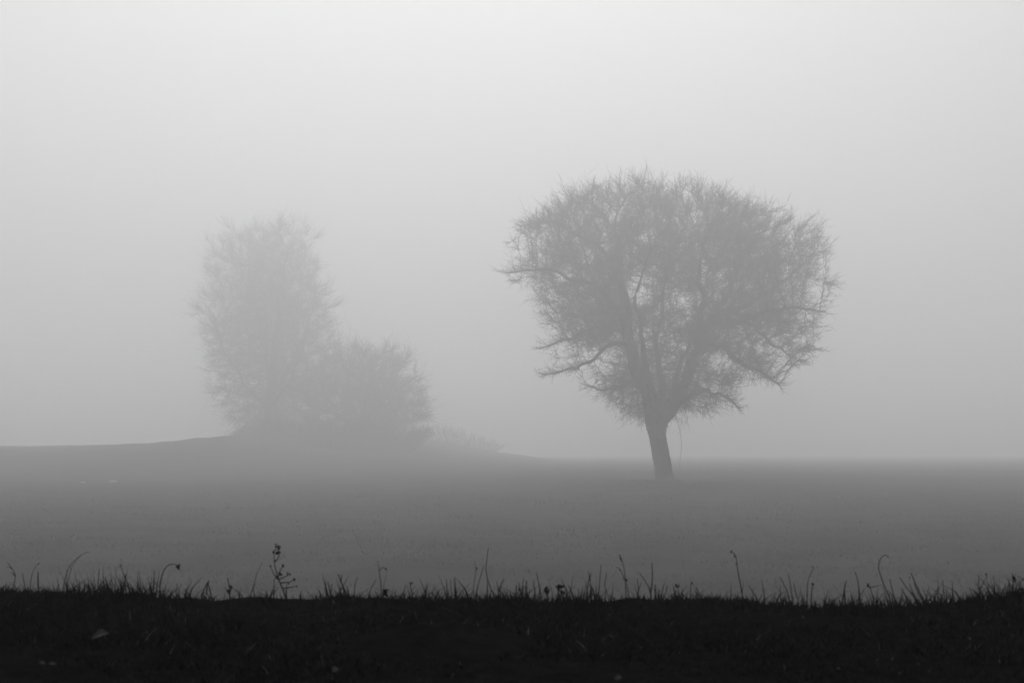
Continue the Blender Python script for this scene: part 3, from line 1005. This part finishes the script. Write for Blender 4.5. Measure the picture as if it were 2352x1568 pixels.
S('seed_stalk', 'tallest seed stalk on the right, tip bent left with small seeds', 'C', [[(2100, 610), (2085, 500), (2058, 340), (2042, 222), (2003, 173)]], [(2004, 174, 4), (2022, 186, 2.5), (2028, 200, 2.5), (2034, 215, 4.5), (2044, 290, 2.5)], w=2.0, dd=0.0)
S('grass_stalk', 'blade slanting left just right of the tallest seed stalk', 'C', [[(2235, 620), (2190, 540), (2155, 482)]], w=1.8)
S('grass_tuft', 'pair of tall thin blades leaning left, right of the tallest seed stalk', 'D', [[(170, 600), (150, 530), (92, 405)], [(200, 610), (185, 480), (163, 370)], [(95, 640), (90, 560), (92, 480)], [(245, 600), (225, 520), (215, 460)]], w=2.0)
S('hooked_stem', 'thin stalk with a small hooked tip leaning right, on the right', 'D', [[(335, 620), (336, 540), (348, 430), (396, 322), (372, 308)]], w=1.6)
S('budded_stem', 'short dark stem with one bud below the small hooked tip', 'D', [[(372, 630), (378, 540), (386, 466)]], [(388, 466, 4.5)], w=2.2)
S('grass_stalk', 'stalk slanting right with a narrow tip, left of the tall crook', 'D', [[(655, 640), (668, 560), (685, 480), (696, 438)]], w=2.4)
S('grass_stalk', 'dark blade bent left, midway to the tall crook-shaped stem', 'D', [[(822, 660), (812, 540), (796, 430), (774, 355)]], w=2.0)
S('budded_stem', 'low stem with a sideways bud just left of the tall crook', 'D', [[(942, 640), (928, 570), (908, 500), (888, 476)], [(915, 500), (960, 490), (1010, 478)]], [(890, 480, 5), (905, 500, 3.5)], w=1.8)
S('crook_stem', 'tall thin stem curled over like a crook, on the right', 'D', [[(1095, 640), (1075, 570), (1040, 490), (1012, 405), (990, 330), (998, 265), (1022, 222), (1058, 204), (1082, 226)]], w=1.9, dd=0.0)
S('grass_stalk', 'stalk leaning left just right of the tall crook', 'D', [[(1135, 650), (1115, 540), (1090, 425)]], w=2.0)
S('grass_tuft', 'sheaf of dark blades leaning left together, nearest the right side', 'D', [[(1412, 680), (1380, 590), (1330, 480), (1285, 370)], [(1345, 660), (1290, 560), (1240, 500), (1180, 408)], [(1330, 650), (1300, 560), (1270, 465)], [(1400, 650), (1350, 560), (1310, 460)], [(1370, 660), (1310, 590), (1270, 540)], [(1440, 660), (1420, 590), (1390, 520)], [(1290, 660), (1250, 600), (1190, 510)], [(1350, 660), (1325, 600), (1310, 550)], [(1260, 650), (1235, 590), (1215, 545)]], [(1270, 412, 3)], w=2.6)
S('grass_stalk', 'single short stalk right of the leaning sheaf', 'D', [[(1585, 620), (1580, 540), (1570, 432)]], w=2.0)
S('grass_stalk', 'upright stalk left of the dark hanging pod near the right edge', 'D', [[(1885, 600), (1892, 500), (1901, 388)]], w=1.8)
S('grass_stalk', 'faint thick-tipped stalk between the upright stalk and the hanging pod', 'D', [[(1990, 580), (1984, 490), (1970, 372)]], [(1972, 380, 3.5)], w=1.3)
S('budded_stem', 'short stem with one dark twisted pod near the right edge', 'D', [[(2165, 570), (2175, 500), (2170, 410)], [(2245, 580), (2240, 500), (2222, 420), (2205, 372)]], [(2208, 380, 3), (2216, 404, 5), (2222, 425, 6), (2214, 432, 4), (2234, 442, 3)], w=1.5)
S('arching_stalk', 'thin stalk arching left at the extreme right edge', 'D', [[(2400, 560), (2352, 490), (2310, 435), (2258, 395)]], w=1.5)
S('budded_stem', 'lowest dark bud on a short stem at the right edge', 'D', [[(2300, 590), (2298, 560), (2290, 516)]], [(2290, 516, 5)], w=1.8)
